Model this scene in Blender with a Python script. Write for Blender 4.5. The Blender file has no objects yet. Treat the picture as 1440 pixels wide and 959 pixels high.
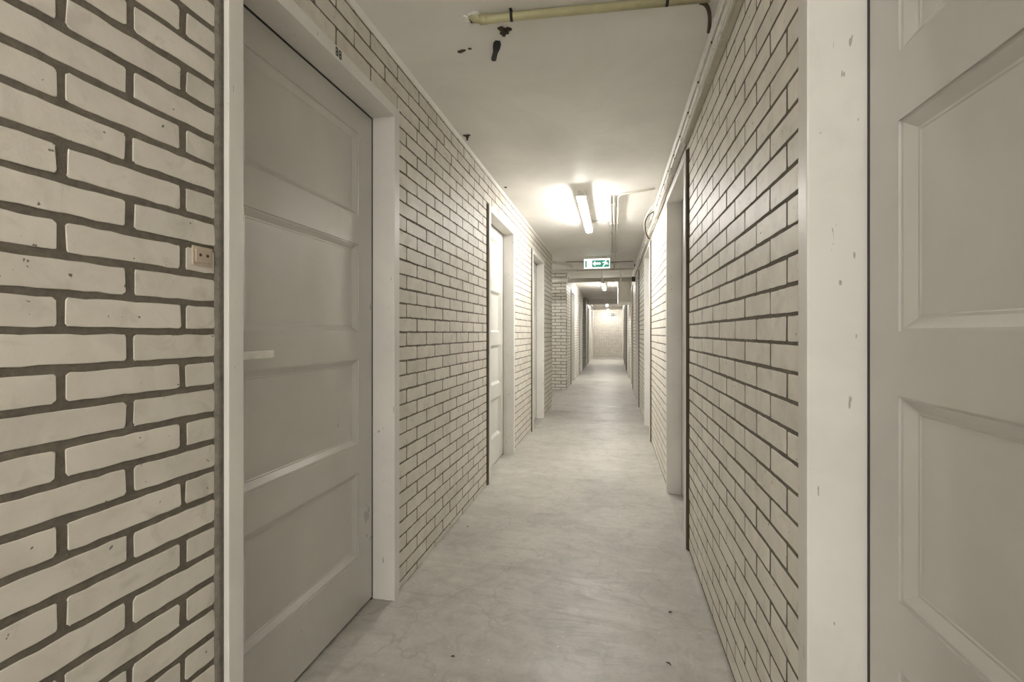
import bpy, bmesh, math, random
from mathutils import Vector, noise as mnoise

# ------------------------------------------------------------------ camera
scene = bpy.context.scene
H0 = 1.096                                   # eye height
YAW = math.radians(12.44)
cam_d = bpy.data.cameras.new('camera')
cam_d.sensor_width = 36.0
cam_d.lens = 648 / 1440 * 36
cam_d.shift_y = -11.5 / 1440
cam_d.clip_start = 0.02
cam = bpy.data.objects.new('camera', cam_d)
scene.collection.objects.link(cam)
cam.location = (0, 0, H0)
cam.rotation_euler = (math.radians(90), 0, YAW)
scene.camera = cam

# ------------------------------------------------------------------ world, exposure
world = bpy.data.worlds.new('world')
scene.world = world
world.use_nodes = True
world.node_tree.nodes['Background'].inputs[0].default_value = (1, 0.975, 0.925, 1)
world.node_tree.nodes['Background'].inputs[1].default_value = 3.4  # world light added as fill, entering by the end left open behind the camera
scene.view_settings.view_transform = 'Standard'
scene.view_settings.look = 'None'
scene.view_settings.gamma = 1
scene.view_settings.use_curve_mapping = False
scene.view_settings.exposure = 0.14
LAMP_W = 114.0                               # tube lamps
FILL_SHARE = 0.38                                 # share of lamp strength given to the added unseen fill lamps
LAMP_COL = (1.0, 0.975, 0.935)

C = scene.collection
XL, XR = -0.889, 0.369                       # wall faces
ZC = 2.248                                   # ceiling
Y_BACK, Y_END = -2.6, 21.9
random.seed(7)

# ------------------------------------------------------------------ materials
def new_mat(name):
    m = bpy.data.materials.new(name)
    m.use_nodes = True
    nt = m.node_tree
    return m, nt, nt.nodes['Principled BSDF']

def node(nt, t, **kw):
    n = nt.nodes.new(t)
    for k, v in kw.items():
        if k in n.inputs: n.inputs[k].default_value = v
        else: setattr(n, k, v)
    return n

def ramp(nt, src, stops):
    r = nt.nodes.new('ShaderNodeValToRGB')
    els = r.color_ramp.elements
    while len(els) < len(stops): els.new(0.5)
    for e, (p, c) in zip(els, stops):
        e.position = p
        e.color = (c, c, c, 1) if not hasattr(c, '__len__') else (*c, 1)
    nt.links.new(src, r.inputs[0])
    return r.outputs[0]

def mixc(nt, mode, fac, a, b):
    n = nt.nodes.new('ShaderNodeMix'); n.data_type = 'RGBA'; n.blend_type = mode
    for sock, v in ((n.inputs[0], fac), (n.inputs[6], a), (n.inputs[7], b)):
        if hasattr(v, 'is_linked'): nt.links.new(v, sock)
        elif hasattr(v, '__len__'): sock.default_value = (*v, 1)
        else: sock.default_value = v
    return n.outputs[2]

def coords(nt, scale=(1, 1, 1)):
    g = nt.nodes.new('ShaderNodeNewGeometry')
    mp = nt.nodes.new('ShaderNodeMapping'); mp.inputs['Scale'].default_value = scale
    nt.links.new(g.outputs['Position'], mp.inputs[0])
    return mp.outputs[0], g

def noise(nt, vec, scale, detail=4, rough=0.55, dist=0.0):
    n = node(nt, 'ShaderNodeTexNoise', Scale=scale, Detail=detail, Roughness=rough, Distortion=dist)
    nt.links.new(vec, n.inputs['Vector'])
    return n.outputs['Fac']

def bump(nt, h, strength, dist, prev=None):
    b = node(nt, 'ShaderNodeBump', Strength=strength, Distance=dist)
    nt.links.new(h, b.inputs['Height'])
    if prev is not None: nt.links.new(prev, b.inputs['Normal'])
    return b.outputs[0]

def brick_mat(name, col, rough=0.55, tint=0.10):
    m, nt, p = new_mat(name)
    v, g = coords(nt)
    rnd = ramp(nt, g.outputs['Random Per Island'], [(0, 1 - tint), (0.15, 1 - tint * .4), (0.6, 1.0), (1, 1 + tint * .4)])
    c = mixc(nt, 'MULTIPLY', 1.0, col, rnd)
    c = mixc(nt, 'MULTIPLY', 1.0, c, ramp(nt, noise(nt, v, 9, 5, .6, .6), [(.3, (.88, .86, .83)), (.6, (1.03, 1.02, 1.0))]))
    # smudges and little pits
    sm = ramp(nt, noise(nt, v, 13, 4, .6, 1.0), [(.56, 0.0), (.76, .55)])
    c = mixc(nt, 'MIX', sm, c, (col[0] * .62, col[1] * .60, col[2] * .56))
    pit = ramp(nt, noise(nt, v, 75, 2, .5), [(.735, 0.0), (.765, .9)])
    c = mixc(nt, 'MIX', pit, c, (.10, .085, .06))
    nt.links.new(c, p.inputs['Base Color'])
    p.inputs['Roughness'].default_value = rough
    b = bump(nt, noise(nt, v, 35, 5, .6), .35, .004)
    b = bump(nt, noise(nt, v, 240, 3, .6), .25, .0012, b)
    b = bump(nt, pit, -.6, .002, b)
    nt.links.new(b, p.inputs['Normal'])
    return m

def mortar_mat(name, col):
    m, nt, p = new_mat(name)
    v, g = coords(nt)
    c = mixc(nt, 'MULTIPLY', 1.0, col, ramp(nt, noise(nt, v, 60, 6, .7), [(.3, .72), (.7, 1.2)]))
    fl = ramp(nt, noise(nt, v, 55, 2, .5), [(.80, 0.0), (.82, 1.0)])
    c = mixc(nt, 'MIX', fl, c, (.75, .72, .66))
    nt.links.new(c, p.inputs['Base Color'])
    p.inputs['Roughness'].default_value = .9
    b = bump(nt, noise(nt, v, 260, 5, .7), .9, .004)
    nt.links.new(b, p.inputs['Normal'])
    return m

def paint_mat(name, col, rough=.4, dirt=.25, wav=.25, stain=(.35, .33, .28), spec=.5, coat=0.0):
    m, nt, p = new_mat(name)
    v, g = coords(nt)
    c = mixc(nt, 'MULTIPLY', 1.0, col, ramp(nt, noise(nt, v, 3.2, 5, .6, .4), [(.3, .92), (.65, 1.04)]))
    st = ramp(nt, noise(nt, v, 11, 4, .65, .8), [(.58, 0.0), (.82, dirt)])
    c = mixc(nt, 'MIX', st, c, stain)
    vs, _ = coords(nt, (1, 1, .25))
    nick = ramp(nt, noise(nt, vs, 85, 2, .5), [(.725, 0.0), (.74, .85 * min(1, dirt * 5))])
    c = mixc(nt, 'MIX', nick, c, (.07, .06, .045))
    nt.links.new(c, p.inputs['Base Color'])
    r = ramp(nt, noise(nt, v, 5, 4, .6), [(.3, rough * .85), (.7, min(1, rough * 1.2))])
    nt.links.new(r, p.inputs['Roughness'])
    b = bump(nt, noise(nt, v, 9, 3, .5), wav, .003)
    nt.links.new(b, p.inputs['Normal'])
    p.inputs['Specular IOR Level'].default_value = spec
    p.inputs['Coat Weight'].default_value = coat
    p.inputs['Coat Roughness'].default_value = .14
    return m

def plain(name, col, rough=.5, metal=0.0, emit=0.0):
    m, nt, p = new_mat(name)
    v, g = coords(nt)
    c = mixc(nt, 'MULTIPLY', 1.0, col, ramp(nt, noise(nt, v, 30, 4, .6), [(.3, .88), (.7, 1.06)]))
    nt.links.new(c, p.inputs['Base Color'])
    p.inputs['Roughness'].default_value = rough
    p.inputs['Metallic'].default_value = metal
    if emit:
        p.inputs['Emission Color'].default_value = (*col, 1)
        p.inputs['Emission Strength'].default_value = emit
    return m

M = {}
M['brick_a'] = brick_mat('brick_cream', (.69, .66, .60), .55)
M['brick_b'] = brick_mat('brick_white', (.73, .705, .655), .5, .08)
M['brick_c'] = brick_mat('brick_pale', (.82, .79, .73), .48, .08)
M['mortar_a'] = mortar_mat('mortar_dark', (.17, .148, .112))
M['mortar_b'] = mortar_mat('mortar_brown', (.22, .195, .15))
M['cement'] = mortar_mat('cement_filler', (.235, .215, .18))
M['darkgap'] = mortar_mat('brown_filler', (.10, .075, .045))
M['frame'] = paint_mat('frame_paint', (.745, .725, .68), .38, .12)
M['leaf'] = paint_mat('door_paint', (.50, .49, .45), .32, .0, .6, (.30, .285, .25), 1.0, .9)
M['leaf_light'] = paint_mat('door_paint_light', (.68, .665, .62), .33, .1)
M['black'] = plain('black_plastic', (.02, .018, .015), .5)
M['ink'] = plain('black_ink', (.015, .013, .01), .6)
M['white_pvc'] = plain('white_plastic', (.72, .69, .62), .4)
M['cable'] = plain('cable_sheath', (.80, .78, .73), .45)
M['trunk'] = plain('trunking_plastic', (.48, .45, .36), .4)
M['yellow'] = plain('yellow_plastic', (.52, .49, .29), .42)
M['steel'] = plain('brushed_metal', (.78, .76, .72), .3, .55)
M['rust'] = plain('rusted_metal', (.075, .058, .038), .8)
M['socket'] = plain('socket_plastic', (.50, .42, .33), .5)

def ceiling_mat():
    m, nt, p = new_mat('ceiling_plaster')
    v, g = coords(nt)
    c = mixc(nt, 'MULTIPLY', 1.0, (.88, .86, .81), ramp(nt, noise(nt, v, 1.8, 6, .6, .5), [(.3, .90), (.65, 1.04)]))
    st = ramp(nt, noise(nt, v, 3.1, 5, .55, 1.0), [(.57, 0.0), (.60, .25), (.63, 0.05)])
    c = mixc(nt, 'MIX', st, c, (.85, .83, .79))
    nt.links.new(c, p.inputs['Base Color'])
    p.inputs['Roughness'].default_value = .55
    b = bump(nt, noise(nt, v, 2.6, 4, .55), .45, .02)
    b = bump(nt, noise(nt, v, 90, 4, .6), .15, .001, b)
    nt.links.new(b, p.inputs['Normal'])
    return m
M['ceiling'] = ceiling_mat()

def floor_mat():
    m, nt, p = new_mat('floor_screed')
    v, g = coords(nt)
    vt, _ = coords(nt, (.7, 2.4, 1))
    c = mixc(nt, 'MULTIPLY', 1.0, (.47, .45, .405), ramp(nt, noise(nt, v, 1.7, 7, .62, .5), [(.30, .74), (.48, .94), (.7, 1.10)]))
    c = mixc(nt, 'MULTIPLY', 1.0, c, ramp(nt, noise(nt, vt, 3.5, 5, .6, 1.6), [(.35, .94), (.62, 1.04)]))
    c = mixc(nt, 'MULTIPLY', 1.0, c, ramp(nt, noise(nt, v, 12, 6, .7, .8), [(.36, .86), (.5, 1.0), (.62, 1.05)]))
    c = mixc(nt, 'MULTIPLY', 1.0, c, ramp(nt, noise(nt, v, 60, 4, .7), [(.32, .94), (.6, 1.02)]))
    # hairline cracks
    w = node(nt, 'ShaderNodeTexVoronoi', feature='DISTANCE_TO_EDGE', Scale=3.1)
    dn = node(nt, 'ShaderNodeTexNoise', Scale=6.0, Detail=4.0)
    nt.links.new(v, dn.inputs['Vector'])
    ad = nt.nodes.new('ShaderNodeVectorMath'); ad.operation = 'MULTIPLY_ADD'
    nt.links.new(dn.outputs['Color'], ad.inputs[0]); ad.inputs[1].default_value = (.22, .22, 0); nt.links.new(v, ad.inputs[2])
    nt.links.new(ad.outputs[0], w.inputs['Vector'])
    crk = ramp(nt, w.outputs['Distance'], [(0.0, 1.0), (.016, 0.0)])
    msk = ramp(nt, noise(nt, v, 1.5, 2, .5), [(.44, 0.0), (.56, .38)])
    mm = nt.nodes.new('ShaderNodeMath'); mm.operation = 'MULTIPLY'
    nt.links.new(crk, mm.inputs[0]); nt.links.new(msk, mm.inputs[1])
    c = mixc(nt, 'MIX', mm.outputs[0], c, (.24, .22, .18))
    fl = ramp(nt, noise(nt, v, 60, 1, .5), [(.765, 0.0), (.78, .9)])
    c = mixc(nt, 'MIX', fl, c, (.7, .67, .6))
    nt.links.new(c, p.inputs['Base Color'])
    r = ramp(nt, noise(nt, vt, 3.0, 5, .6, 1), [(.3, .33), (.7, .52)])
    nt.links.new(r, p.inputs['Roughness'])
    b = bump(nt, noise(nt, vt, 2.3, 3, .5, 1.5), .45, .020)
    b = bump(nt, noise(nt, v, 55, 4, .65), .15, .0015, b)
    nt.links.new(b, p.inputs['Normal'])
    return m
M['floor'] = floor_mat()

def glow_mat(name, col, s):
    m, nt, p = new_mat(name)
    p.inputs['Base Color'].default_value = (.8, .8, .76, 1)
    p.inputs['Emission Color'].default_value = (*col, 1)
    p.inputs['Emission Strength'].default_value = s
    return m
M['tube'] = glow_mat('lamp_diffuser', LAMP_COL, LAMP_W)
M['fill_tube'] = glow_mat('fill_lamp_diffuser', LAMP_COL, LAMP_W * FILL_SHARE)
M['sign_white'] = glow_mat('sign_white', (.93, 1.0, .95), .95)
M['sign_green'] = glow_mat('sign_green', (.03, .22, .15), .9)
M['sign_green'].node_tree.nodes['Principled BSDF'].inputs['Base Color'].default_value = (.03, .2, .14, 1)
M['sign_pale'] = glow_mat('sign_pale', (1, .96, .86), .9)
M['sign_grey'] = plain('sign_grey', (.10, .12, .09), .5)

# ------------------------------------------------------------------ mesh helpers
class MB:
    """collects geometry and links it as one mesh object"""
    def __init__(s): s.v = []; s.f = []; s.mi = []; s.sm = []
    def face(s, idx, mi=0, smooth=False): s.f.append(idx); s.mi.append(mi); s.sm.append(smooth)
    def box(s, a, b, mi=0, bev=0.0):
        x0, y0, z0 = (min(a[i], b[i]) for i in range(3)); x1, y1, z1 = (max(a[i], b[i]) for i in range(3))
        bm = bmesh.new(); bmesh.ops.create_cube(bm, size=1)
        for q in bm.verts:
            q.co = Vector(((x0 + x1) / 2 + q.co.x * (x1 - x0), (y0 + y1) / 2 + q.co.y * (y1 - y0), (z0 + z1) / 2 + q.co.z * (z1 - z0)))
        if bev > 0:
            bmesh.ops.bevel(bm, geom=list(bm.edges), offset=bev, segments=2, affect='EDGES', profile=.6)
        s.add_bm(bm, mi); return s
    def add_bm(s, bm, mi=0, smooth=False):
        bm.verts.index_update(); o = len(s.v)
        s.v += [tuple(q.co) for q in bm.verts]
        for f in bm.faces: s.face([o + q.index for q in f.verts], mi, smooth)
        bm.free()
    def tube(s, pts, r, n=12, mi=0, caps=True):
        pts = [Vector(p) for p in pts]
        o = len(s.v); up = None; rings = []
        for i, p in enumerate(pts):
            if i == 0: t = pts[1] - p
            elif i == len(pts) - 1: t = p - pts[-2]
            else: t = (pts[i + 1] - p).normalized() + (p - pts[i - 1]).normalized()
            t.normalize()
            if up is None:
                up = Vector((0, 0, 1)) if abs(t.z) < .9 else Vector((1, 0, 0))
            up = (up - t * up.dot(t)).normalized(); side = t.cross(up)
            rr = r[i] if hasattr(r, '__len__') else r
            rings.append([len(s.v) + k for k in range(n)])
            for k in range(n):
                a = 2 * math.pi * k / n
                s.v.append(tuple(p + (up * math.cos(a) + side * math.sin(a)) * rr))
        for a, b in zip(rings[:-1], rings[1:]):
            for k in range(n): s.face([a[k], a[(k + 1) % n], b[(k + 1) % n], b[k]], mi, True)
        if caps: s.face(rings[0][::-1], mi); s.face(rings[-1], mi)
        return s
    def build(s, name, mats, parent=None):
        me = bpy.data.meshes.new(name)
        me.from_pydata(s.v, [], s.f)
        if not isinstance(mats, (list, tuple)): mats = [mats]
        for m in mats: me.materials.append(m)
        me.polygons.foreach_set('material_index', s.mi)
        me.polygons.foreach_set('use_smooth', s.sm)
        bm = bmesh.new(); bm.from_mesh(me)
        bmesh.ops.recalc_face_normals(bm, faces=bm.faces); bm.to_mesh(me); bm.free()
        me.update()
        o = bpy.data.objects.new(name, me); C.objects.link(o)
        if parent is not None: put(o, parent)
        return o

def put(o, parent):
    """parent while keeping world-space mesh coordinates (roots are unrotated empties)"""
    w = Vector((0, 0, 0)); p = parent
    while p is not None: w += p.location; p = p.parent
    o.parent = parent
    o.location = -w
    return o

def tag(o, label, cat=None, group=None, kind=None):
    o['label'] = label
    if cat: o['category'] = cat
    if group: o['group'] = group
    if kind: o['kind'] = kind
    return o

def empty(name, loc):
    o = bpy.data.objects.new(name, None); o.empty_display_size = .1
    C.objects.link(o); o.location = loc
    return o

def arc(p0, corner, p1, n=6):
    """quadratic bend from p0 to p1 about corner"""
    p0, c, p1 = Vector(p0), Vector(corner), Vector(p1)
    return [p0 * (1 - t) ** 2 + c * 2 * t * (1 - t) + p1 * t * t for t in [i / n for i in range(n + 1)]]

# ------------------------------------------------------------------ brick walls
COURSE, BL = .0625, .22

def brick(mb, P, u0, u1, z0, z1, depth, rad, jit, fine, rng):
    """one brick standing `depth` proud of the mortar; P(u, z, n) -> world"""
    rad = min(rad, (u1 - u0) * .3, (z1 - z0) * .3)
    out = []
    ns = 3 if fine else 1
    cs = [(u0 + rad, z0 + rad, math.pi), (u1 - rad, z0 + rad, 1.5 * math.pi), (u1 - rad, z1 - rad, 0), (u0 + rad, z1 - rad, .5 * math.pi)]
    for i, (cu, cz, a0) in enumerate(cs):
        for k in range(ns + 1):
            a = a0 + .5 * math.pi * k / ns
            out.append((cu + rad * math.cos(a), cz + rad * math.sin(a)))
        nu, nz, na = cs[(i + 1) % 4]
        if fine:
            e0 = out[-1]; e1 = (nu + rad * math.cos(na), nz + rad * math.sin(na))
            m = max(1, int(math.hypot(e1[0] - e0[0], e1[1] - e0[1]) / .02))
            for k in range(1, m): out.append((e0[0] + (e1[0] - e0[0]) * k / m, e0[1] + (e1[1] - e0[1]) * k / m))
    out = [(a + rng.uniform(-jit, jit), b + rng.uniform(-jit, jit)) for a, b in out]
    cu, cz = (u0 + u1) / 2, (z0 + z1) / 2
    hu, hz = (u1 - u0) / 2, (z1 - z0) / 2
    b = min(.0012, depth * .6)
    n = len(out); o = len(mb.v)
    tilt = rng.uniform(-.0003, .0003); rise = rng.uniform(-.0004, .0004)
    for a, c in out: mb.v.append(P(a, c, -.004))
    for a, c in out: mb.v.append(P(a, c, depth - b + rise + tilt * (c - cz) / hz))
    for a, c in out:
        mb.v.append(P(a - b * (a - cu) / hu, c - b * (c - cz) / hz, depth + rise + tilt * (c - cz) / hz))
    for k in range(n):
        l = (k + 1) % n
        mb.face([o + k, o + l, o + n + l, o + n + k], 0)
        mb.face([o + n + k, o + n + l, o + 2 * n + l, o + 2 * n + k], 1, False)
    mb.face([o + 2 * n + k for k in range(n)], 1)

# merge spans: bricks above the frames must not be cut at the opening's edge, so solid rows are laid in one go
def wall_rows(name, P, u0, u1, z_bed, phases, holes, joint, mats, fine=True, zmax=ZC, depth=.0018, rad=.005, jit=.0006, thick=.09, seed=1):
    rng = random.Random(seed); mb = MB()
    holes = sorted(holes)
    x = u0; spans = []
    for a, b, zt in holes:
        if a > x: spans.append((x, a, 0.0))
        spans.append((max(a, u0), min(b, u1), zt)); x = b
    if x < u1: spans.append((x, u1, 0.0))
    for a, b, zb in spans:
        o = len(mb.v)
        for n_ in (0, -thick):
            for (q, z) in ((a, zb), (b, zb), (b, zmax), (a, zmax)): mb.v.append(P(q, z, n_))
        for f in ((0, 1, 2, 3), (7, 6, 5, 4), (0, 4, 5, 1), (1, 5, 6, 2), (2, 6, 7, 3), (3, 7, 4, 0)):
            mb.face([o + q for q in f], 0)
    k0 = int(math.floor((0 - z_bed) / COURSE)); k1 = int(math.ceil((zmax - z_bed) / COURSE))
    def jt(u): return joint(u) if callable(joint) else joint
    for k in range(k0, k1):
        z_lo, z_hi = z_bed + k * COURSE, z_bed + (k + 1) * COURSE
        # solid stretches in this row, with their lower limit
        runs = []; cur = None
        for (a, b, zlo) in spans:
            lo = max(z_lo, zlo)
            ok = z_hi - lo > .016
            if not ok: cur = None; continue
            if cur is not None and abs(cur[2] - lo) < 1e-6: cur[1] = b
            else:
                cur = [a, b, lo]; runs.append(cur)
        for (ra, rb, lo) in runs:
            ph0 = [p for (s, p) in phases if ra >= s - .001]
            ph0 = ph0[-1] if ph0 else phases[0][1]
            ph = ph0 + (0 if k % 2 == 0 else BL / 2)
            n0 = int(math.floor((ra - ph) / BL)) - 1; n1 = int(math.ceil((rb - ph) / BL)) + 1
            for n_ in range(n0, n1):
                j = jt(ph + (n_ + .5) * BL)
                a, b = ph + n_ * BL + j / 2 + rng.uniform(-.0018, .0018), ph + (n_ + 1) * BL - j / 2 + rng.uniform(-.0018, .0018)
                a, b = max(a, ra), min(b, rb)
                if b - a < .012: continue
                zz0 = lo + (j / 2 if lo == z_lo else .004); zz1 = min(z_hi - j / 2, zmax)
                zz0 = max(zz0, 0)
                if zz1 - zz0 < .006: continue
                w = rng.uniform(-.0008, .0008)
                brick(mb, P, a, b, zz0 + w, zz1 + w, depth, rad, jit, fine, rng)
    return mb.build(name, mats)

# ------------------------------------------------------------------ setting: floor, ceiling, walls
def struct(o, label=None, cat=None):
    o['kind'] = 'structure'
    if label: o['label'] = label
    if cat: o['category'] = cat
    return o

mb = MB()
nx, ny = 14, 160
XA, XB = -3.2, .55
def fz(x, y):
    z = .0022 * mnoise.noise(Vector((x * 1.3, y * .9, 0)))
    for w in (XL, XR):                            # the screed turns up a little at the walls
        d = abs(x - w)
        if d < .05 and XL <= x <= XR: z += .004 * (1 - d / .05)
    return z
xs = [XA, -2.4, -1.6, -1.15, -1.02, -.95, XL - .005, XL + .0, -.875, -.845, -.78, -.6, -.4, -.2, 0, .15, .28, .325, .355, XR, .38, .45, XB]
o0 = len(mb.v)
ny = 220
for j in range(ny + 1):
    y = Y_BACK - .1 + (Y_END + .3 - Y_BACK) * j / ny
    for x in xs: mb.v.append((x, y, fz(x, y)))
nxs = len(xs)
for j in range(ny):
    for i in range(nxs - 1):
        a = j * nxs + i
        mb.face([a, a + 1, a + nxs + 1, a + nxs], 0, True)
struct(mb.build('floor', M['floor']), 'pale grey screed floor of the corridor with faint cracks and trowel marks', 'floor')

mb = MB(); mb.box((XA, Y_BACK - .1, ZC), (XB, Y_END + .2, ZC + .12))
struct(mb.build('ceiling', M['ceiling']), 'off-white plastered corridor ceiling with patches', 'ceiling')

PL = lambda u, z, n: (XL - .0018 + n, u, z)          # left wall: brick face ends at XL
PR = lambda u, z, n: (XR + .0012 - n, u, z)

# door openings: inner near edge of every frame; each opening is 0.785 wide
OPEN = .785; FW = .044; ZT = 1.980; PROT = .017; RECESS = .099
LEFT = [.947, 3.247, 5.07, 9.87, 12.40, 16.35, 18.6]
RIGHT = [.172, 2.508, 4.857, 7.09, 9.30, 11.50, 14.0, 16.4, 18.7]
def holes(lst, lo, hi, gap=.022):
    return [(y - FW - gap, y + OPEN + FW - .002, ZT + FW) for y in lst if lo < y < hi]

ZB_L, ZB_R = H0 + .003, H0 - .022
jl = lambda u: .0135 if u < .93 else .0075
struct(wall_rows('wall_left', PL, Y_BACK, 6.783, ZB_L, [(-99, .8024), (1.7, 1.990)], holes(LEFT, -9, 6.7), jl, [M['mortar_a'], M['brick_a']], True, rad=.0058, jit=.0013, seed=3),
       'cream brick wall on the left with dark mortar up to the side passage', 'wall')
struct(wall_rows('wall_left', PL, 8.862, 13.746, ZB_L, [(-99, .05)], holes(LEFT, 8.9, 13.6), .008, [M['mortar_b'], M['brick_b']], False, seed=5, rad=.003),
       'brick wall on the left between the two side passages', 'wall')
struct(wall_rows('wall_left', PL, 15.304, Y_END, ZB_L, [(-99, .05)], holes(LEFT, 15.4, 21), .008, [M['mortar_b'], M['brick_b']], False, seed=6, rad=.003),
       'farthest brick wall on the left beyond the second side passage', 'wall')
struct(wall_rows('wall_right', PR, Y_BACK, Y_END, ZB_R, [(-99, 1.111), (3.0, .03)], holes(RIGHT, -9, 21), .0088, [M['mortar_a'], M['brick_c']], True, seed=9, rad=.004, jit=.0007, depth=.0012),
       'cream brick wall along the whole right side of the corridor', 'wall')

# side passages: pier fronts facing the camera, and the returns
def PF(y): return lambda u, z, n: (u, y + .0018 - n, z)          # faces -Y
def PB(y): return lambda u, z, n: (u, y - .0018 + n, z)          # faces +Y
for i, y in enumerate((8.858, 15.3)):
    struct(wall_rows('wall_passage', PF(y), -3.15, XL, ZB_L + .01, [(-99, XL - .10)], [], .011, [M['mortar_a'], M['brick_b']], i == 0, seed=20 + i, rad=.004),
           ('brick pier front facing the camera past the %s side passage' % ('first', 'second')[i]), 'wall')
for i, y in enumerate((6.787, 13.75)):
    struct(wall_rows('wall_passage_return', PB(y), -3.15, XL - .006, ZB_L, [(-99, XL - .10)], [], .011, [M['mortar_a'], M['brick_b']], False, seed=30 + i),
           ('near side wall inside the %s side passage' % ('first', 'second')[i]), 'wall')
mb = MB(); mb.box((-3.2, 6.6, 0), (-3.1, 9.1, ZC)); struct(mb.build('wall_passage_end', M['brick_b']), 'closed end of the first side passage', 'wall')
mb = MB(); mb.box((-3.2, 13.6, 0), (-3.1, 15.5, ZC)); struct(mb.build('wall_passage_end', M['brick_b']), 'closed end of the second side passage', 'wall')
PE = lambda u, z, n: (u, Y_END + .005 - n, z)
struct(wall_rows('wall_end', PE, -1.1, .6, ZB_L, [(-99, 0)], [], .006, [M['mortar_b'], M['brick_b']], False, seed=40, depth=.0015),
       'pale painted brick wall closing the far end of the corridor', 'wall')
# gap closers where wall slabs are only as thick as the door frame depth
mb = MB(); mb.box((XL - .30, Y_BACK, 0), (XL - .24, 6.7, ZC)); mb.box((XL - .30, 8.95, 0), (XL - .24, 13.7, ZC)); mb.box((XL - .30, 15.4, 0), (XL - .24, Y_END, ZC))
struct(mb.build('wall_left_core', M['mortar_b']), 'masonry core behind the left brick face', 'wall')
mb = MB(); mb.box((XR + .24, Y_BACK, 0), (XR + .30, Y_END, ZC)); struct(mb.build('wall_right_core', M['mortar_b']), 'masonry core behind the right brick face', 'wall')

# plaster fillet where the ceiling meets the left wall
def fillet(x, sx, y0, y1, w, name, label):
    mb = MB(); rng = random.Random(int(y0 * 10) + 5)
    n = int((y1 - y0) / .05); o = 0
    for i in range(n + 1):
        y = y0 + (y1 - y0) * i / n
        a = w * (1 + rng.uniform(-.18, .18))
        mb.v += [(x - sx * .006, y, ZC + .002), (x - sx * .006, y, ZC - a), (x + sx * .002, y, ZC - a), (x + sx * w * .55, y, ZC - w * .35), (x + sx * w * .9, y, ZC + .002)]
    for i in range(n):
        for k in range(4): mb.face([i * 5 + k, i * 5 + k + 1, i * 5 + 6 + k, i * 5 + 5 + k], 0, True)
    struct(mb.build(name, M['ceiling']), label, 'plaster edge')
fillet(XL, 1, Y_BACK, 6.787, .016, 'trim_1', 'thin plaster edge between ceiling and near left wall')
fillet(XL, 1, 8.858, 13.75, .016, 'trim_2', 'thin plaster edge between ceiling and middle left wall')
fillet(XR, -1, Y_BACK, Y_END, .014, 'trim_3', 'thin plaster edge between ceiling and right wall')

# ------------------------------------------------------------------ doors
ORD = ['first', 'second', 'third', 'fourth', 'fifth', 'sixth', 'seventh', 'eighth', 'ninth']
PAN = [(1.551, 1.874), (1.098, 1.440), (.661, .993), (.222, .551)]
door_no = [0]

def text_mesh(body, size, loc, rot, depth, mat, name, parent, sx=1.0, bold=0.0):
    cu = bpy.data.curves.new(name, 'FONT'); cu.body = body; cu.size = size; cu.extrude = depth; cu.align_x = 'CENTER'; cu.align_y = 'CENTER'
    cu.offset = bold
    t = bpy.data.objects.new(name, cu); C.objects.link(t)
    bpy.context.view_layer.update()
    me = bpy.data.meshes.new_from_object(t.evaluated_get(bpy.context.evaluated_depsgraph_get()))
    bpy.data.objects.remove(t)
    from mathutils import Matrix, Euler
    me.transform(Matrix.Translation(Vector(loc)) @ Euler(rot).to_matrix().to_4x4() @ Matrix.Diagonal((sx, 1, 1, 1)))
    me.materials.clear(); me.materials.append(mat)
    o = bpy.data.objects.new(name, me); C.objects.link(o)
    if parent is not None: put(o, parent)
    return o

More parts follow.
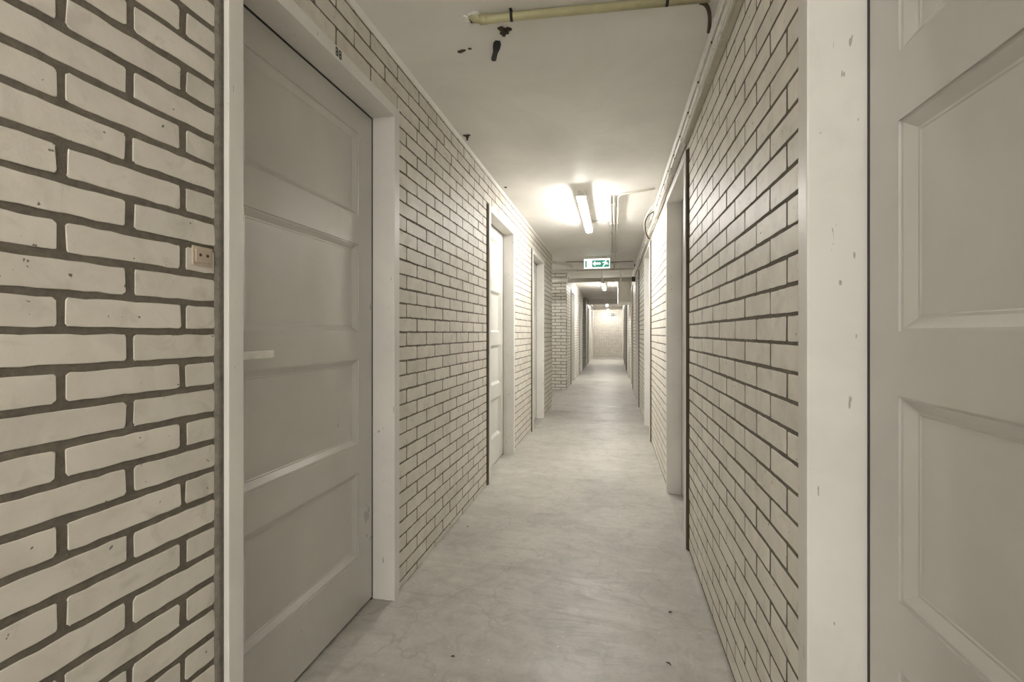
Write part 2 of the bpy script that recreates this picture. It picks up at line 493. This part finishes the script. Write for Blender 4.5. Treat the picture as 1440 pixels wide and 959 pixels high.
def make_door(side, y0, i, label, leaf_mat, filler, handle=None, number=None):
    s = -1 if side == 'left' else 1                  # direction away from the corridor
    xw = XL if s < 0 else XR
    xf = xw - s * PROT                               # front of the frame
    xd = xf + s * RECESS                             # face of the leaf
    y1 = y0 + OPEN
    door_no[0] += 1
    root = empty('door_%d' % door_no[0], (xw, (y0 + y1) / 2, 0))
    struct(root, label, 'door')
    mb = MB(); bv = .0025
    deep = xd + s * .05
    mb.box((xf, y0 - FW, 0.0), (deep, y0, ZT + FW - .0005), 0, bv)
    mb.box((xf, y1, 0.0), (deep, y1 + FW, ZT + FW - .0005), 0, bv)
    mb.box((xf + s * .0003, y0 - FW + .001, ZT), (deep, y1 + FW - .001, ZT + FW), 0, bv)
    # stop behind the leaf
    mb.box((xd + s * .042, y0, 0), (deep, y0 + .02, ZT)); mb.box((xd + s * .042, y1 - .02, 0), (deep, y1, ZT)); mb.box((xd + s * .042, y0, ZT - .02), (deep, y1, ZT))
    mb.build('door_frame', M['frame'], root)
    # black strips standing in for the shade in the gap round the leaf
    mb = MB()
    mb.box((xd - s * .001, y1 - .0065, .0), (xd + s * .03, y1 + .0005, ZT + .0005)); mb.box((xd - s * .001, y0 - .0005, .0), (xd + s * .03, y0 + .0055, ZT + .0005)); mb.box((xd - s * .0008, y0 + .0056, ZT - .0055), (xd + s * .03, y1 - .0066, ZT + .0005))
    mb.build('door_gap_shade', M['black'], root)
    # filler between masonry and near jamb
    mb = MB(); rng = random.Random(i * 7 + 3)
    zs = [ZT + FW * .9 * k / 50 if k else 0 for k in range(51)]
    e = .003 if filler == 'cement' else .012
    o = 0
    for z in zs:
        w = rng.uniform(-.0012, .0012)
        mb.v += [(xw + s * .02, y0 - FW - .0225, z), (xw - s * (e * .2 + w * .4), y0 - FW - .0225 + w, z), (xw - s * e, y0 - FW + .0005, z), (xw + s * .02, y0 - FW + .0005, z)]
    for k in range(50):
        for q in range(3): mb.face([k * 4 + q, k * 4 + q + 1, k * 4 + 5 + q, k * 4 + 4 + q], 0, True)
    fo = mb.build('joint_filler', M['cement' if filler == 'cement' else 'darkgap'], root)
    fo['label'] = 'grey cement strip beside the frame' if filler == 'cement' else 'dark brown strip beside the frame'
    # leaf: stiles and rails
    g = .007; ya, yb = y0 + g, y1 - g; za, zb = .011, ZT - g
    st = .104 if s < 0 else .085
    if s > 0: pa, pb = ya + .10, yb - .085
    else: pa, pb = ya + .10, yb - .10
    th = .038; mw = .025; rd = .016
    mb = MB()
    X = lambda n: xd + s * n                          # n = depth into the leaf
    def quad(pts, mi=0):
        o = len(mb.v); mb.v.extend(pts); mb.face(list(range(o, o + 4)), mi)
    def rect(yA, yB, zA, zB, n): quad([(X(n), yA, zA), (X(n), yB, zA), (X(n), yB, zB), (X(n), yA, zB)])
    rect(ya, pa, za, zb, 0); rect(pb, yb, za, zb, 0)
    lim = [za] + [v for p_ in reversed(PAN) for v in p_] + [zb]
    for k in range(0, len(lim), 2): rect(pa, pb, lim[k], lim[k + 1], 0)
    rect(ya, yb, za, zb, th)
    for (u, v) in (((ya, za), (yb, za)), ((yb, za), (yb, zb)), ((yb, zb), (ya, zb)), ((ya, zb), (ya, za))):
        quad([(X(0), *u), (X(0), *v), (X(th), *v), (X(th), *u)])
    leaf = mb.build('door_leaf', leaf_mat, root)
    for (z0_, z1_) in PAN:
        # moulded edge: quirk, slope, then the flat field
        mb = MB()
        prof = [(0, 0), (0, .004), (.005, .0045), (mw - .004, rd), (mw, rd), (mw + .002, rd + .0015)]
        rings = []
        for (w, n) in prof:
            rings.append([len(mb.v) + k for k in range(4)])
            mb.v += [(X(n), pa + w, z0_ + w), (X(n), pb - w, z0_ + w), (X(n), pb - w, z1_ - w), (X(n), pa + w, z1_ - w)]
        for A, B in zip(rings[:-1], rings[1:]):
            for k in range(4): mb.face([A[k], A[(k + 1) % 4], B[(k + 1) % 4], B[k]])
        mb.face(rings[-1])
        mb.build('panel', leaf_mat, leaf)
    if handle is not None:
        hy, hz = handle
        hm = MB()
        hm.tube([(X(.0), hy, hz), (X(-.008), hy, hz)], .024, 24)
        hm.tube([(X(-.006), hy, hz), (X(-.045), hy, hz)], .009, 16)
        hm.box((X(-.038), hy - .010, hz - .0105), (X(-.050), hy + .104, hz + .0105), 0, .002)
        h = hm.build('handle', M['steel'], leaf); h['label'] = 'flat pale metal lever handle'
    if number:
        for q, ch in enumerate(number):
            yy = (y0 + y1) / 2 + (q - (len(number) - 1) / 2) * .0190
            # digits read from the corridor: a narrow stencil figure with two counters
            nb = MB(); zc = ZT + FW * .53; hh = .0135; ww = .0058; t = .0032
            for (a, b, c, d) in ((-ww, -ww + t, -hh, hh), (ww - t, ww, -hh, hh), (-ww + .001, ww - .001, hh - t, hh), (-ww + .001, ww - .001, -hh, -hh + t), (-ww + .001, ww - .001, -t / 2, t / 2)):
                nb.box((xf - s * -.0002, yy + a, zc + c), (xf - s * .0008, yy + b, zc + d))
            nb.build('door_number_digit', M['ink'], root)
    return root

lab_l = ['dark grey four-panel door at front left, numbered 88 on the frame head', 'pale four-panel door in the left wall, next past the door numbered 88',
         'third door on the left, the last before the side passage', 'fourth door on the left, just past the first brick pier',
         'fifth door on the left, the last before the second side passage', 'sixth door on the left, first beyond the second side passage', 'seventh door on the left, nearest the far end wall']
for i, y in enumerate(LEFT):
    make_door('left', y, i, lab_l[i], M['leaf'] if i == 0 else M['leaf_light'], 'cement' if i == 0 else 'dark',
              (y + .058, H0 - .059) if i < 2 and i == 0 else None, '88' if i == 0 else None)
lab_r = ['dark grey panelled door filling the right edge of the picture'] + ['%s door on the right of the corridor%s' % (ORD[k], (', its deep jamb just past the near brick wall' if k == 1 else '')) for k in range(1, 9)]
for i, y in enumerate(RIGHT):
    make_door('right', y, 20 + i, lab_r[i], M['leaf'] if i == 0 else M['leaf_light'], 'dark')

# ------------------------------------------------------------------ beams and box on the ceiling
mb = MB(); mb.box((XL, 16.1, ZC - .17), (XR, 16.35, ZC + .01), 0, .004)
struct(mb.build('trim_4', M['ceiling']), 'white downstand beam across the ceiling far down the corridor', 'beam')
mb = MB(); mb.box((XL, 20.6, ZC - .12), (XR, 20.9, ZC + .01), 0, .004)
struct(mb.build('trim_5', M['ceiling']), 'second downstand beam close to the far end wall', 'beam')
mb = MB(); mb.box((.092, 10.2, 1.762), (XR - .001, 11.3, ZC), 0, .003)
tag(mb.build('duct_casing', M['white_pvc']), 'white boxed-in duct hanging in the right ceiling corner past the cross pipe', 'duct')

# ------------------------------------------------------------------ lamps
def make_lamp(y, length, label, x=-.25, ledge=True, cross=False):
    """batten with a lit diffuser; cross=True lays it along X"""
    z0, z1 = H0 + 1.048, H0 + 1.118
    def bx(b, u0, u1, v0, v1, za, zb, bev=0.0):        # u across, v along
        if cross: b.box((x + v0, y + u0, za), (x + v1, y + u1, zb), 0, bev)
        else: b.box((x + u0, y + v0, za), (x + u1, y + v1, zb), 0, bev)
    L = length
    r = empty('ceiling_lamp', (x + (L / 2 if cross else 0), y + (0 if cross else L / 2), ZC))
    tag(r, label, 'lamp', 'tube lamps along the corridor ceiling')
    top = z0 + (.025 if ledge else .060)
    b = MB(); bx(b, -.025, .025, .006, L - .006, top - .003, z1, .003)
    if ledge: bx(b, -.037, .037, -.006, L + .006, z0 + .020, z0 + .025, .001)
    bx(b, -.018, .018, .12, .22, z1 - .002, ZC); bx(b, -.018, .018, L - .22, L - .12, z1 - .002, ZC)
    b.build('lamp_housing', M['white_pvc'], r)
    b = MB(); bx(b, -.030, .030, .004, L - .004, z0, top - .004, .007)
    b.build('diffuser', M['tube' if ledge else 'fill_tube'], r)
    for yy in (0, L - .006):
        b = MB(); bx(b, -.027, .027, yy + .001, yy + .006, top, z1 - .008, .001)
        b.build('end_cap', M['white_pvc'], r)
    return r
LAMPS = [(3.64, 1.25, -.25, True, False, 'lit tube lamp nearest the camera, above the second left door'),
         (10.3, 1.3, -.22, True, False, 'lit tube lamp on the ceiling beyond the cross pipe'),
         (17.3, 1.3, -.25, True, False, 'lit tube lamp beyond the far downstand beam'),
         (21.0, .6, -.25, True, False, 'small lit tube lamp at the far end of the corridor'),
         (-1.75, 1.32, -.25, False, False, 'unseen fill tube lamp added on the ceiling behind the camera'),  # unseen lamp added to brighten the foreground
         (7.75, 1.1, -2.5, False, True, 'unseen fill tube lamp added inside the first side passage')]  # unseen lamp added to brighten the pier front and the passage mouth
for y, ln, x, ledge, cr, lb in LAMPS:
    make_lamp(y, ln, lb, x, ledge, cr)

# ------------------------------------------------------------------ exit signs
def arrow(mb, P, cx, cz, L, hw, dirn, mi=0):
    """flat block arrow with thickness; P(u, z, n)"""
    pts = [(-L / 2, 0), (-L / 2 + hw, hw), (-L / 2 + hw, hw * .42), (L / 2, hw * .42), (L / 2, -hw * .42), (-L / 2 + hw, -hw * .42), (-L / 2 + hw, -hw)]
    poly(mb, P, [(cx + dirn * a, cz + b) for a, b in pts], 0, .0012, mi)
def poly(mb, P, pts, n0, n1, mi=0):
    o = len(mb.v); k = len(pts)
    for a, c in pts: mb.v.append(P(a, c, n0))
    for a, c in pts: mb.v.append(P(a, c, n1))
    mb.face([o + q for q in range(k)][::-1], mi); mb.face([o + k + q for q in range(k)], mi)
    for q in range(k): mb.face([o + q, o + (q + 1) % k, o + k + (q + 1) % k, o + k + q], mi)

def exit_sign(cx, y, zt, w, h, mats, label, full=True):
    face, green = mats
    r = empty('exit_sign', (cx, y, zt)); tag(r, label, 'sign')
    b = MB(); b.box((cx - w / 2, y, zt - h), (cx + w / 2, y + .05, zt), 0, .004)
    nk = w * (.45 if ZC - zt < .1 else .03)
    b.box((cx - nk, y + .008, zt - .002), (cx + nk, y + .042, zt + (ZC - zt if full else .01)), 0, .002)
    b.build('sign_housing', M['white_pvc'], r)
    P = lambda u, z, n: (cx + u, y - .0005 - n, zt - h / 2 + z)
    b = MB(); poly(b, P, [(-w * .49, -h * .47), (w * .49, -h * .47), (w * .49, h * .47), (-w * .49, h * .47)], 0, .001)
    b.build('lit_panel', face, r)
    Q = lambda u, z, n: P(u, z, n + .0012)
    b = MB()
    b_ = [(-.44, -.38), (-.19, -.36)]
    for (a, c) in ((-.44, -.385), (-.185, .46)):
        b = MB(); poly(b, Q, [(w * a, -h * .33), (w * c, -h * .33), (w * c, h * .30), (w * a, h * .30)], 0, .001)
        b.build('green_field', green, r)
    R = lambda u, z, n: P(u, z, n + .0024)
    b = MB()
    arrow(b, R, -.015 * w, 0, .30 * w, .115 * w * .9, 1); b.build('arrow', face, r); b = MB()
    # running figure heading right
    H_ = h * .62; fx = w * .30
    poly(b, R, [(fx + H_ * a, H_ * c) for a, c in ((-.08, .28), (.16, .30), (.20, .02), (.06, -.05), (.10, -.12), (-.22, -.48), (-.34, -.40), (-.10, -.02), (-.16, .20))], 0, .001)
    poly(b, R, [(fx + H_ * a, H_ * c) for a, c in ((.06, .02), (.22, .00), (.52, -.08), (.50, -.18), (.20, -.14), (.02, -.16))], 0, .001)
    poly(b, R, [(fx + H_ * a, H_ * c) for a, c in ((.12, .24), (.42, .12), (.40, .04), (.12, .10))], 0, .001)
    poly(b, R, [(fx + H_ * a, H_ * c) for a, c in ((-.12, .26), (-.42, .14), (-.40, .06), (-.10, .12))], 0, .001)
    poly(b, R, [(fx + H_ * (.16 + .11 * math.cos(t * math.pi / 5)), H_ * (.42 + .11 * math.sin(t * math.pi / 5))) for t in range(10)], 0, .001)
    b.build('pictogram', face, r)
    return r
exit_sign(-.245, 7.02, H0 + 1.118, .392, .160, (M['sign_white'], M['sign_green']), 'lit green and white exit sign with arrow and running figure under the ceiling')
exit_sign(-.06, 20.45, H0 + .865, .38, .17, (M['sign_pale'], M['sign_grey']), 'small pale exit sign in front of the far end wall', True)

# ------------------------------------------------------------------ conduits on the ceiling
def clip(mb, x, y, z, r, axis='y'):
    if axis == 'y': mb.box((x - r * 1.9, y - .008, z - r * 1.25), (x + r * 1.9, y + .008, ZC), 0, .0015)
    else: mb.box((x - .008, y - r * 1.9, z - r * 1.25), (x + .008, y + r * 1.9, ZC), 0, .0015)

def conduit(pts, r, label, clips=(), name='conduit', mat='white_pvc', group=None, sleeves=()):
    root = empty(name, pts[0]); tag(root, label, name.replace('_', ' ') if name != 'conduit' else 'conduit', group)
    MB().tube(pts, r, 12).build('tube', M[mat], root)
    for c in clips:
        mb = MB(); mb.box(*c, 0, .0015); mb.build('clip', M[mat], root)
    for (a, b) in sleeves:
        MB().tube([a, b], r * 1.35, 14).build('sleeve', M[mat], root)
    return root
zc_ = ZC - .014
def cl(x, y, r=.0085, w=.0135): return ((x - w, y - .009, zc_ - r * 1.2), (x + w, y + .009, ZC))
for k, (x, lb) in enumerate(((-.026, 'left one of three white conduits running along the ceiling past the first lamp'), (.004, 'middle one of three white conduits running along the ceiling past the first lamp'))):
    pts = arc((x, 3.95, ZC + .005), (x, 3.95, zc_), (x, 3.98, zc_), 4) + [(x, 5, zc_), (x, 8.25, zc_)]
    conduit(pts, .0085, lb, [cl(x, yy) for yy in (4.15, 5.4, 6.6, 7.7)], group='conduits along the ceiling', sleeves=[((x, 4.86, zc_), (x, 4.98, zc_))])
x = .040
pts = [(XR - .05, 3.80, zc_ + .002), (.16, 3.86, zc_)] + arc((.085, 3.88, zc_), (x, 3.90, zc_), (x, 4.0, zc_), 6) + [(x, 5, zc_), (x, 8.25, zc_)]
conduit(pts, .0085, 'right one of three white ceiling conduits, bending towards the right wall', [cl(x, yy) for yy in (4.35, 5.4, 6.6, 7.7)], group='conduits along the ceiling', sleeves=[((x, 4.86, zc_), (x, 4.98, zc_))])
# branch from the lamp
conduit([(-.215, 4.80, zc_)] + [(-.10, 4.80, zc_), (-.048, 4.80, zc_)], .0075, 'short white conduit linking the first lamp to the ceiling conduits', [((-.16, 4.788, zc_ - .011), (-.145, 4.812, ZC))], sleeves=[((-.10, 4.80, zc_), (-.044, 4.80, zc_))])

# cross pipe at the side passage
r = empty('cross_pipe', (XR, 8.2, H0 + .925)); tag(r, 'thick white pipe crossing the corridor below the ceiling at the side passage', 'pipe')
MB().tube([(-3.1, 8.2, H0 + .925), (.335, 8.2, H0 + .925)], .038, 28).build('tube', M['white_pvc'], r)
mb = MB(); mb.tube([(.305, 8.2, H0 + .925), (XR, 8.2, H0 + .925)], .044, 28); cc = mb.build('collar', M['black'], r); cc['label'] = 'black rubber collar at the wall'
for xx in (-.80, -.2, .12):
    mb = MB(); mb.box((xx - .012, 8.155, H0 + .88), (xx + .012, 8.245, H0 + .972), 0, .002); mb.box((xx - .005, 8.195, H0 + .97), (xx + .005, 8.205, ZC))
    mb.build('hanger', M['white_pvc'], r)
# thinner one just above and before it
conduit([(-3.0, 7.95, H0 + 1.07), (.34, 7.95, H0 + 1.07)], .016, 'thinner white pipe crossing above the thick cross pipe', [((-.62, 7.93, H0 + 1.05), (-.60, 7.97, ZC)), ((.0, 7.93, H0 + 1.05), (.02, 7.97, ZC))], name='cross_pipe')
conduit([(-.75, 7.45, ZC - .008), (-.55, 7.44, ZC - .012), (-.3, 7.46, ZC - .032), (.1, 7.45, ZC - .034), (.30, 7.44, ZC - .034)], .005, 'thin dark cable crossing the ceiling behind the exit sign', name='cable', mat='rust')
conduit([(-1.9, 7.25, ZC - .03), (-1.0, 7.25, ZC - .03), (-.78, 7.55, ZC - .03), (-.70, 7.9, ZC - .03)], .022, 'pale pipe bending out of the side passage at ceiling height', name='passage_pipe')
# dark fitting on the right wall above the cross pipe
mb = MB(); mb.tube([(XR, 8.0, H0 + 1.13), (XR - .03, 8.0, H0 + 1.13)], .022, 18)
tag(mb.build('cable_gland', M['black']), 'small black gland on the right wall above the cross pipe', 'cable gland')
# junction box beside the second lamp
mb = MB(); mb.box((-.09, 10.55, ZC - .06), (.02, 10.72, ZC), 0, .004)
tag(mb.build('junction_box', M['white_pvc']), 'white junction box on the ceiling beside the second tube lamp', 'box')
# pipe along the far left wall
conduit([(XL + .05, 15.6, ZC - .06), (XL + .05, 20.5, ZC - .07)], .035, 'white pipe along the top of the far left wall', name='wall_pipe', sleeves=[((XL + .05, 20.3, ZC - .07), (XL + .05, 20.5, ZC - .07))])

# ------------------------------------------------------------------ cables and trunking along the top of the right wall
root = empty('cable_trunking', (XR, 1.0, 2.06)); tag(root, 'beige trunking along the top of the right wall under the white cables', 'trunking')
mb = MB(); mb.box((XR - .0015, -2.55, H0 + .958), (XR - .020, 2.47, H0 + .984), 0, .002)
mb.build('trunking_body', M['trunk'], root)
mb = MB(); mb.box((XR - .019, -2.55, H0 + .961), (XR - .024, 2.46, H0 + .981), 0, .0015)
mb.build('trunking_lid', M['trunk'], root)
mb = MB()
mb.box((XR - .0015, 1.62, H0 + .956), (XR - .0255, 1.632, H0 + .986), 0, .001)
mb.build('joint_cover', M['trunk'], root)

rng = random.Random(11)
cab = [(.012, 1.004, .0075), (.014, 1.030, .009), (.011, 1.056, .0070), (.015, 1.084, .009), (.013, 1.112, .0085)]
labs = ['lowest', 'second lowest', 'middle', 'second highest', 'highest']
for k, (dx, z, rr) in enumerate(cab):
    pts = []
    y = -2.55
    while y < 8.0:
        if y > 4.1:                                   # beyond the knot the cables dip and swap
            e = min(1, (y - 4.1) / .5); dz = -.012 * e * (k - 2) * .4
        else: dz = 0
        pts.append((XR - dx - rng.uniform(-.0004, .0004), y, H0 + z + dz + rng.uniform(-.0005, .0005) + (.0015 * math.sin(y * 2.3 + k))))
        y += .16 if y > 0 else .4
    root = empty('wall_cable', (XR, 1, H0 + z)); tag(root, 'white cable on the right wall top, the %s of the five' % labs[k], 'cable', 'cables along the top of the right wall')
    MB().tube(pts, rr, 10).build('sheath', M['cable'], root)
    if k == 2: saddle_root = root
# saddles holding the cables
for k in range(26):
    y = .95 + k * .27
    root = None
    mb = MB()
    mb.box((XR - .001, y, H0 + 1.014), (XR - .0215, y + .010, H0 + 1.021), 0, .001)
    mb.box((XR - .012, y + .001, H0 + 1.016), (XR - .0245, y + .009, H0 + 1.046), 0, .002)
    sc = MB().tube([(XR - .0235, y + .005, H0 + 1.040), (XR - .029, y + .005, H0 + 1.040)], .0042, 8)
    sd = mb.build('saddle', M['white_pvc'], saddle_root)
    sc.build('screw', M['rust'], sd)

# the thick run that carries on past the knot
conduit([(XR - .019, 2.48, H0 + .970), (XR - .019, 3.9, H0 + .972), (XR - .03, 4.6, H0 + .974), (XR - .022, 8.1, H0 + .982)], .014,
        'thick white conduit on the right wall below the cables, past the second right door', [((XR, yy, H0 + .954), (XR - .04, yy + .014, H0 + .990)) for yy in (2.9, 4.05, 5.1, 6.3, 7.4)], name='wall_conduit')
# the knot of looped cables
root = empty('cable_loop', (XR - .04, 4.2, H0 + 1.1)); tag(root, 'tangled loop of cables hanging off the right wall top between two doors', 'cable')
OY, OZ = .42, -.012
def LP(x, y, z): return (XR - x, y + OY, H0 + z + OZ)
MB().tube(arc(LP(.02, 3.75, 1.12), LP(.085, 4.0, 1.11), LP(.08, 4.20, 1.045), 8) + arc(LP(.075, 4.24, 1.03), LP(.05, 4.35, .98), LP(.02, 4.42, 1.03), 8), .008, 10).build('loop', M['cable'], root)
lo = MB().tube(arc(LP(.02, 3.85, 1.09), LP(.10, 4.02, 1.09), LP(.072, 4.2, 1.02), 8) + arc(LP(.07, 4.22, 1.01), LP(.04, 4.34, .95), LP(.015, 4.46, .97), 8), .006, 10).build('loop', M['rust'], root)
lo['label'] = 'dark brown cable of the loop'
mb = MB(); mb.box(LP(.02, 4.16, 1.03), LP(.07, 4.24, 1.085), 0, .006); mb.build('junction', M['cable'], root)

# black cable dropping from the ceiling to the bundle, front right
conduit(arc((.292, 1.705, ZC - .004), (.335, 1.70, ZC - .012), (.345, 1.83, ZC - .034), 10), .0065, 'short dark cable curving from the ceiling into the white cables at top right', name='cable', mat='rust')

# ------------------------------------------------------------------ yellow pipe and its broken plaster
root = empty('yellow_pipe', (-.49, 1.607, ZC - .017)); tag(root, 'yellowish plastic conduit crossing the ceiling near the camera', 'conduit')
MB().tube([(-.515, 1.604, ZC + .012), (-.49, 1.606, ZC - .012), (-.46, 1.609, ZC - .0165), (.318, 1.668, ZC - .0165)], .0145, 20).build('tube', M['yellow'], root)
for (xx, yy) in ((-.358, 1.6155), (.178, 1.655)):
    mb = MB(); mb.tube([(xx - .005, yy - .0004, ZC - .0165), (xx + .005, yy + .0004, ZC - .0165)], .0165, 20); mb.box((xx - .005, yy - .022, ZC - .004), (xx + .005, yy + .022, ZC))
    cc = mb.build('clip', M['black'], root); cc['label'] = 'black clip around the conduit'
MB().tube([(-.475, 1.608, ZC - .0165), (-.445, 1.610, ZC - .0165)], .0165, 20).build('sleeve', M['yellow'], root)

def lump(cx, cy, rx, ry, h, ang, seed, jag=.35, n=18):
    """ragged low lump hanging from the ceiling"""
    rng = random.Random(seed); mb = MB()
    rings = []
    ca, sa = math.cos(ang), math.sin(ang)
    prof = [rng.uniform(1 - jag, 1 + jag * .5) for _ in range(n)]
    for (f, z) in ((1.0, 0), (.92, h * .6), (.6, h), (.3, h * .8)):
        ring = []
        for k in range(n):
            t = 2 * math.pi * k / n; q = prof[k] * f * rng.uniform(.92, 1.06)
            a, b = rx * q * math.cos(t), ry * q * math.sin(t)
            ring.append(len(mb.v)); mb.v.append((cx + a * ca - b * sa, cy + a * sa + b * ca, ZC - z * rng.uniform(.7, 1.15) + (.002 if z == 0 else 0)))
        rings.append(ring)
    for A, B in zip(rings[:-1], rings[1:]):
        for k in range(n): mb.face([A[k], A[(k + 1) % n], B[(k + 1) % n], B[k]])
    mb.face(rings[-1])
    return mb
def at_ceiling(u, v):
    d = 648 * (ZC - H0) / (468 - v); rr = (u - 720) / 648 * d
    c, s = math.cos(YAW), math.sin(YAW)
    return c * rr - s * d, s * rr + c * d
x, y = at_ceiling(663, 26)
tag(lump(x, y, .034, .040, .009, .4, 2, .5).build('broken_plaster', M['ceiling']), 'raised ragged plaster ring where the yellowish conduit enters the ceiling', 'plaster')
tag(lump(x + .006, y, .015, .018, .014, .2, 3, .5).build('pipe_hole_shade', M['rust']), 'dark lump standing for the shaded inside of the hole at the end of the yellowish conduit', 'plaster')  # dark lump paints the shade inside the pipe hole
x, y = at_ceiling(709.5, 43)
tag(lump(x, y, .027, .026, .012, .3, 4, .6, 26).build('chipped_spot', M['rust']), 'largest dark chipped spot in the ceiling, just below the yellowish conduit', 'chipped spot', 'dark chips in the ceiling')
x, y = at_ceiling(649, 71.5)
tag(lump(x, y, .020, .009, .006, -.25, 6, .3).build('chipped_spot', M['rust']), 'flat dark chip in the ceiling, leftmost of the group', 'chipped spot', 'dark chips in the ceiling')
x, y = at_ceiling(660.5, 68)
tag(lump(x, y, .009, .005, .005, .3, 7, .3).build('chipped_spot', M['rust']), 'tiny dark chip in the ceiling right of the leftmost chip', 'chipped spot', 'dark chips in the ceiling')
# dark rag-like strip of torn sheathing
mb = MB(); P_ = []
x0, y0 = at_ceiling(700, 57); x1, y1 = at_ceiling(694, 84)
dx, dy = x1 - x0, y1 - y0; L = math.hypot(dx, dy); nx_, ny_ = -dy / L, dx / L
prof = [(0, .009), (.12, .015), (.32, .014), (.5, .0095), (.75, .0095), (.92, .0105), (1, .006)]
for (t, w) in prof:
    for sgn in (-1, 1):
        for zz in (.001, -.006 - .004 * math.sin(t * 3)):
            mb.v.append((x0 + dx * t + nx_ * w * sgn, y0 + dy * t + ny_ * w * sgn, ZC + zz))
for k in range(len(prof) - 1):
    a = k * 4; b = a + 4
    for q, w in ((0, 1), (1, 3), (3, 2), (2, 0)): mb.face([a + q, a + w, b + w, b + q])
mb.face([0, 1, 3, 2]); e_ = (len(prof) - 1) * 4; mb.face([e_, e_ + 2, e_ + 3, e_ + 1])
tag(mb.build('torn_tape', M['ink']), 'black torn tape strip stuck to the ceiling below the largest chipped spot', 'tape')
# small bolt hanging at the left ceiling edge
x, y = at_ceiling(657, 190)
mb = MB(); mb.box((x - .024, y - .01, ZC - .003), (x + .018, y + .01, ZC), 0, .001); mb.tube([(x, y, ZC - .002), (x, y, ZC - .030)], .006, 10); mb.tube([(x, y, ZC - .008), (x, y, ZC - .014)], .011, 6)
tag(mb.build('ceiling_bolt', M['rust']), 'rusty bolt sticking down near the left ceiling edge', 'bolt')
x, y = at_ceiling(711, 263)
tag(lump(x, y, .012, .010, .008, .3, 9, .3, 10).build('screw_plug', M['rust']), 'tiny dark screw plug on the ceiling before the first tube lamp', 'screw plug')
# plaster repair ridge on the ceiling
x0, y0 = at_ceiling(715, 85); x1, y1 = at_ceiling(650, 160)

# ------------------------------------------------------------------ painted-over socket on the front left wall
yS0, yS1 = .812, .876
zS = H0 + (468 - 361) / 648 * 1.02
root = empty('socket', (XL, (yS0 + yS1) / 2, zS)); tag(root, 'small painted-over double socket set in the left brick wall beside door 88', 'socket')
mb = MB(); mb.box((XL - .001, yS0 + .010, zS - .021), (XL + .0035, yS1 - .004, zS + .021), 0, .0015); mb.build('back_plate', M['socket'], root)
for c_ in (.34, .70):
    yy = yS0 + .010 + (yS1 - yS0 - .014) * (c_ - .02)
    mb = MB(); mb.box((XL + .003, yy - .0105, zS - .014), (XL + .0062, yy + .0105, zS + .015), 0, .001); mb.build('socket_face', M['socket'], root)
    mb = MB(); mb.tube([(XL + .0055, yy, zS + .002), (XL + .0066, yy, zS + .002)], .0035, 12); mb.build('screw_hole', M['rust'], root)

# ------------------------------------------------------------------ little bits lying on the floor
def at_floor(u, v):
    d = 648 * H0 / (v - 468); rr = (u - 720) / 648 * d
    c, s = math.cos(YAW), math.sin(YAW)
    return c * rr - s * d, s * rr + c * d
bits = [(943, 862, .016, .5, 'ink', 'largest dark splinter on the floor near the right wall'),
        (940, 935, .020, -.7, 'ink', 'thin curved dark splinter on the floor at the lower right'),
        (637, 924, .012, .3, 'ink', 'small dark splinter on the floor at the bottom, left of centre'),
        (658, 741, .010, .9, 'ink', 'dark crumb on the floor left of the middle'),
        (820, 706, .012, .1, 'white_pvc', 'white crumb of plaster in the middle of the floor'),
        (612, 823, .008, .2, 'white_pvc', 'white crumb of plaster near the left wall'),
        (659, 823, .009, .8, 'white_pvc', 'pale crumb of plaster further from the left wall')]
for q, (u, v, L, a, m, lb) in enumerate(bits):
    x, y = at_floor(u, v); mb = MB(); ca, sa = math.cos(a), math.sin(a)
    pts = [(x + ca * L * (t - .5) - sa * L * .25 * math.sin(t * 3.1), y + sa * L * (t - .5) + ca * L * .25 * math.sin(t * 3.1), fz(x, y) + .0022) for t in (0, .3, .6, 1)]
    mb.tube(pts, [.0010, .0024, .0020, .0008], 6)
    tag(mb.build('splinter' if m == 'ink' else 'plaster_crumb', M[m]), lb, 'debris', 'bits of debris on the floor')
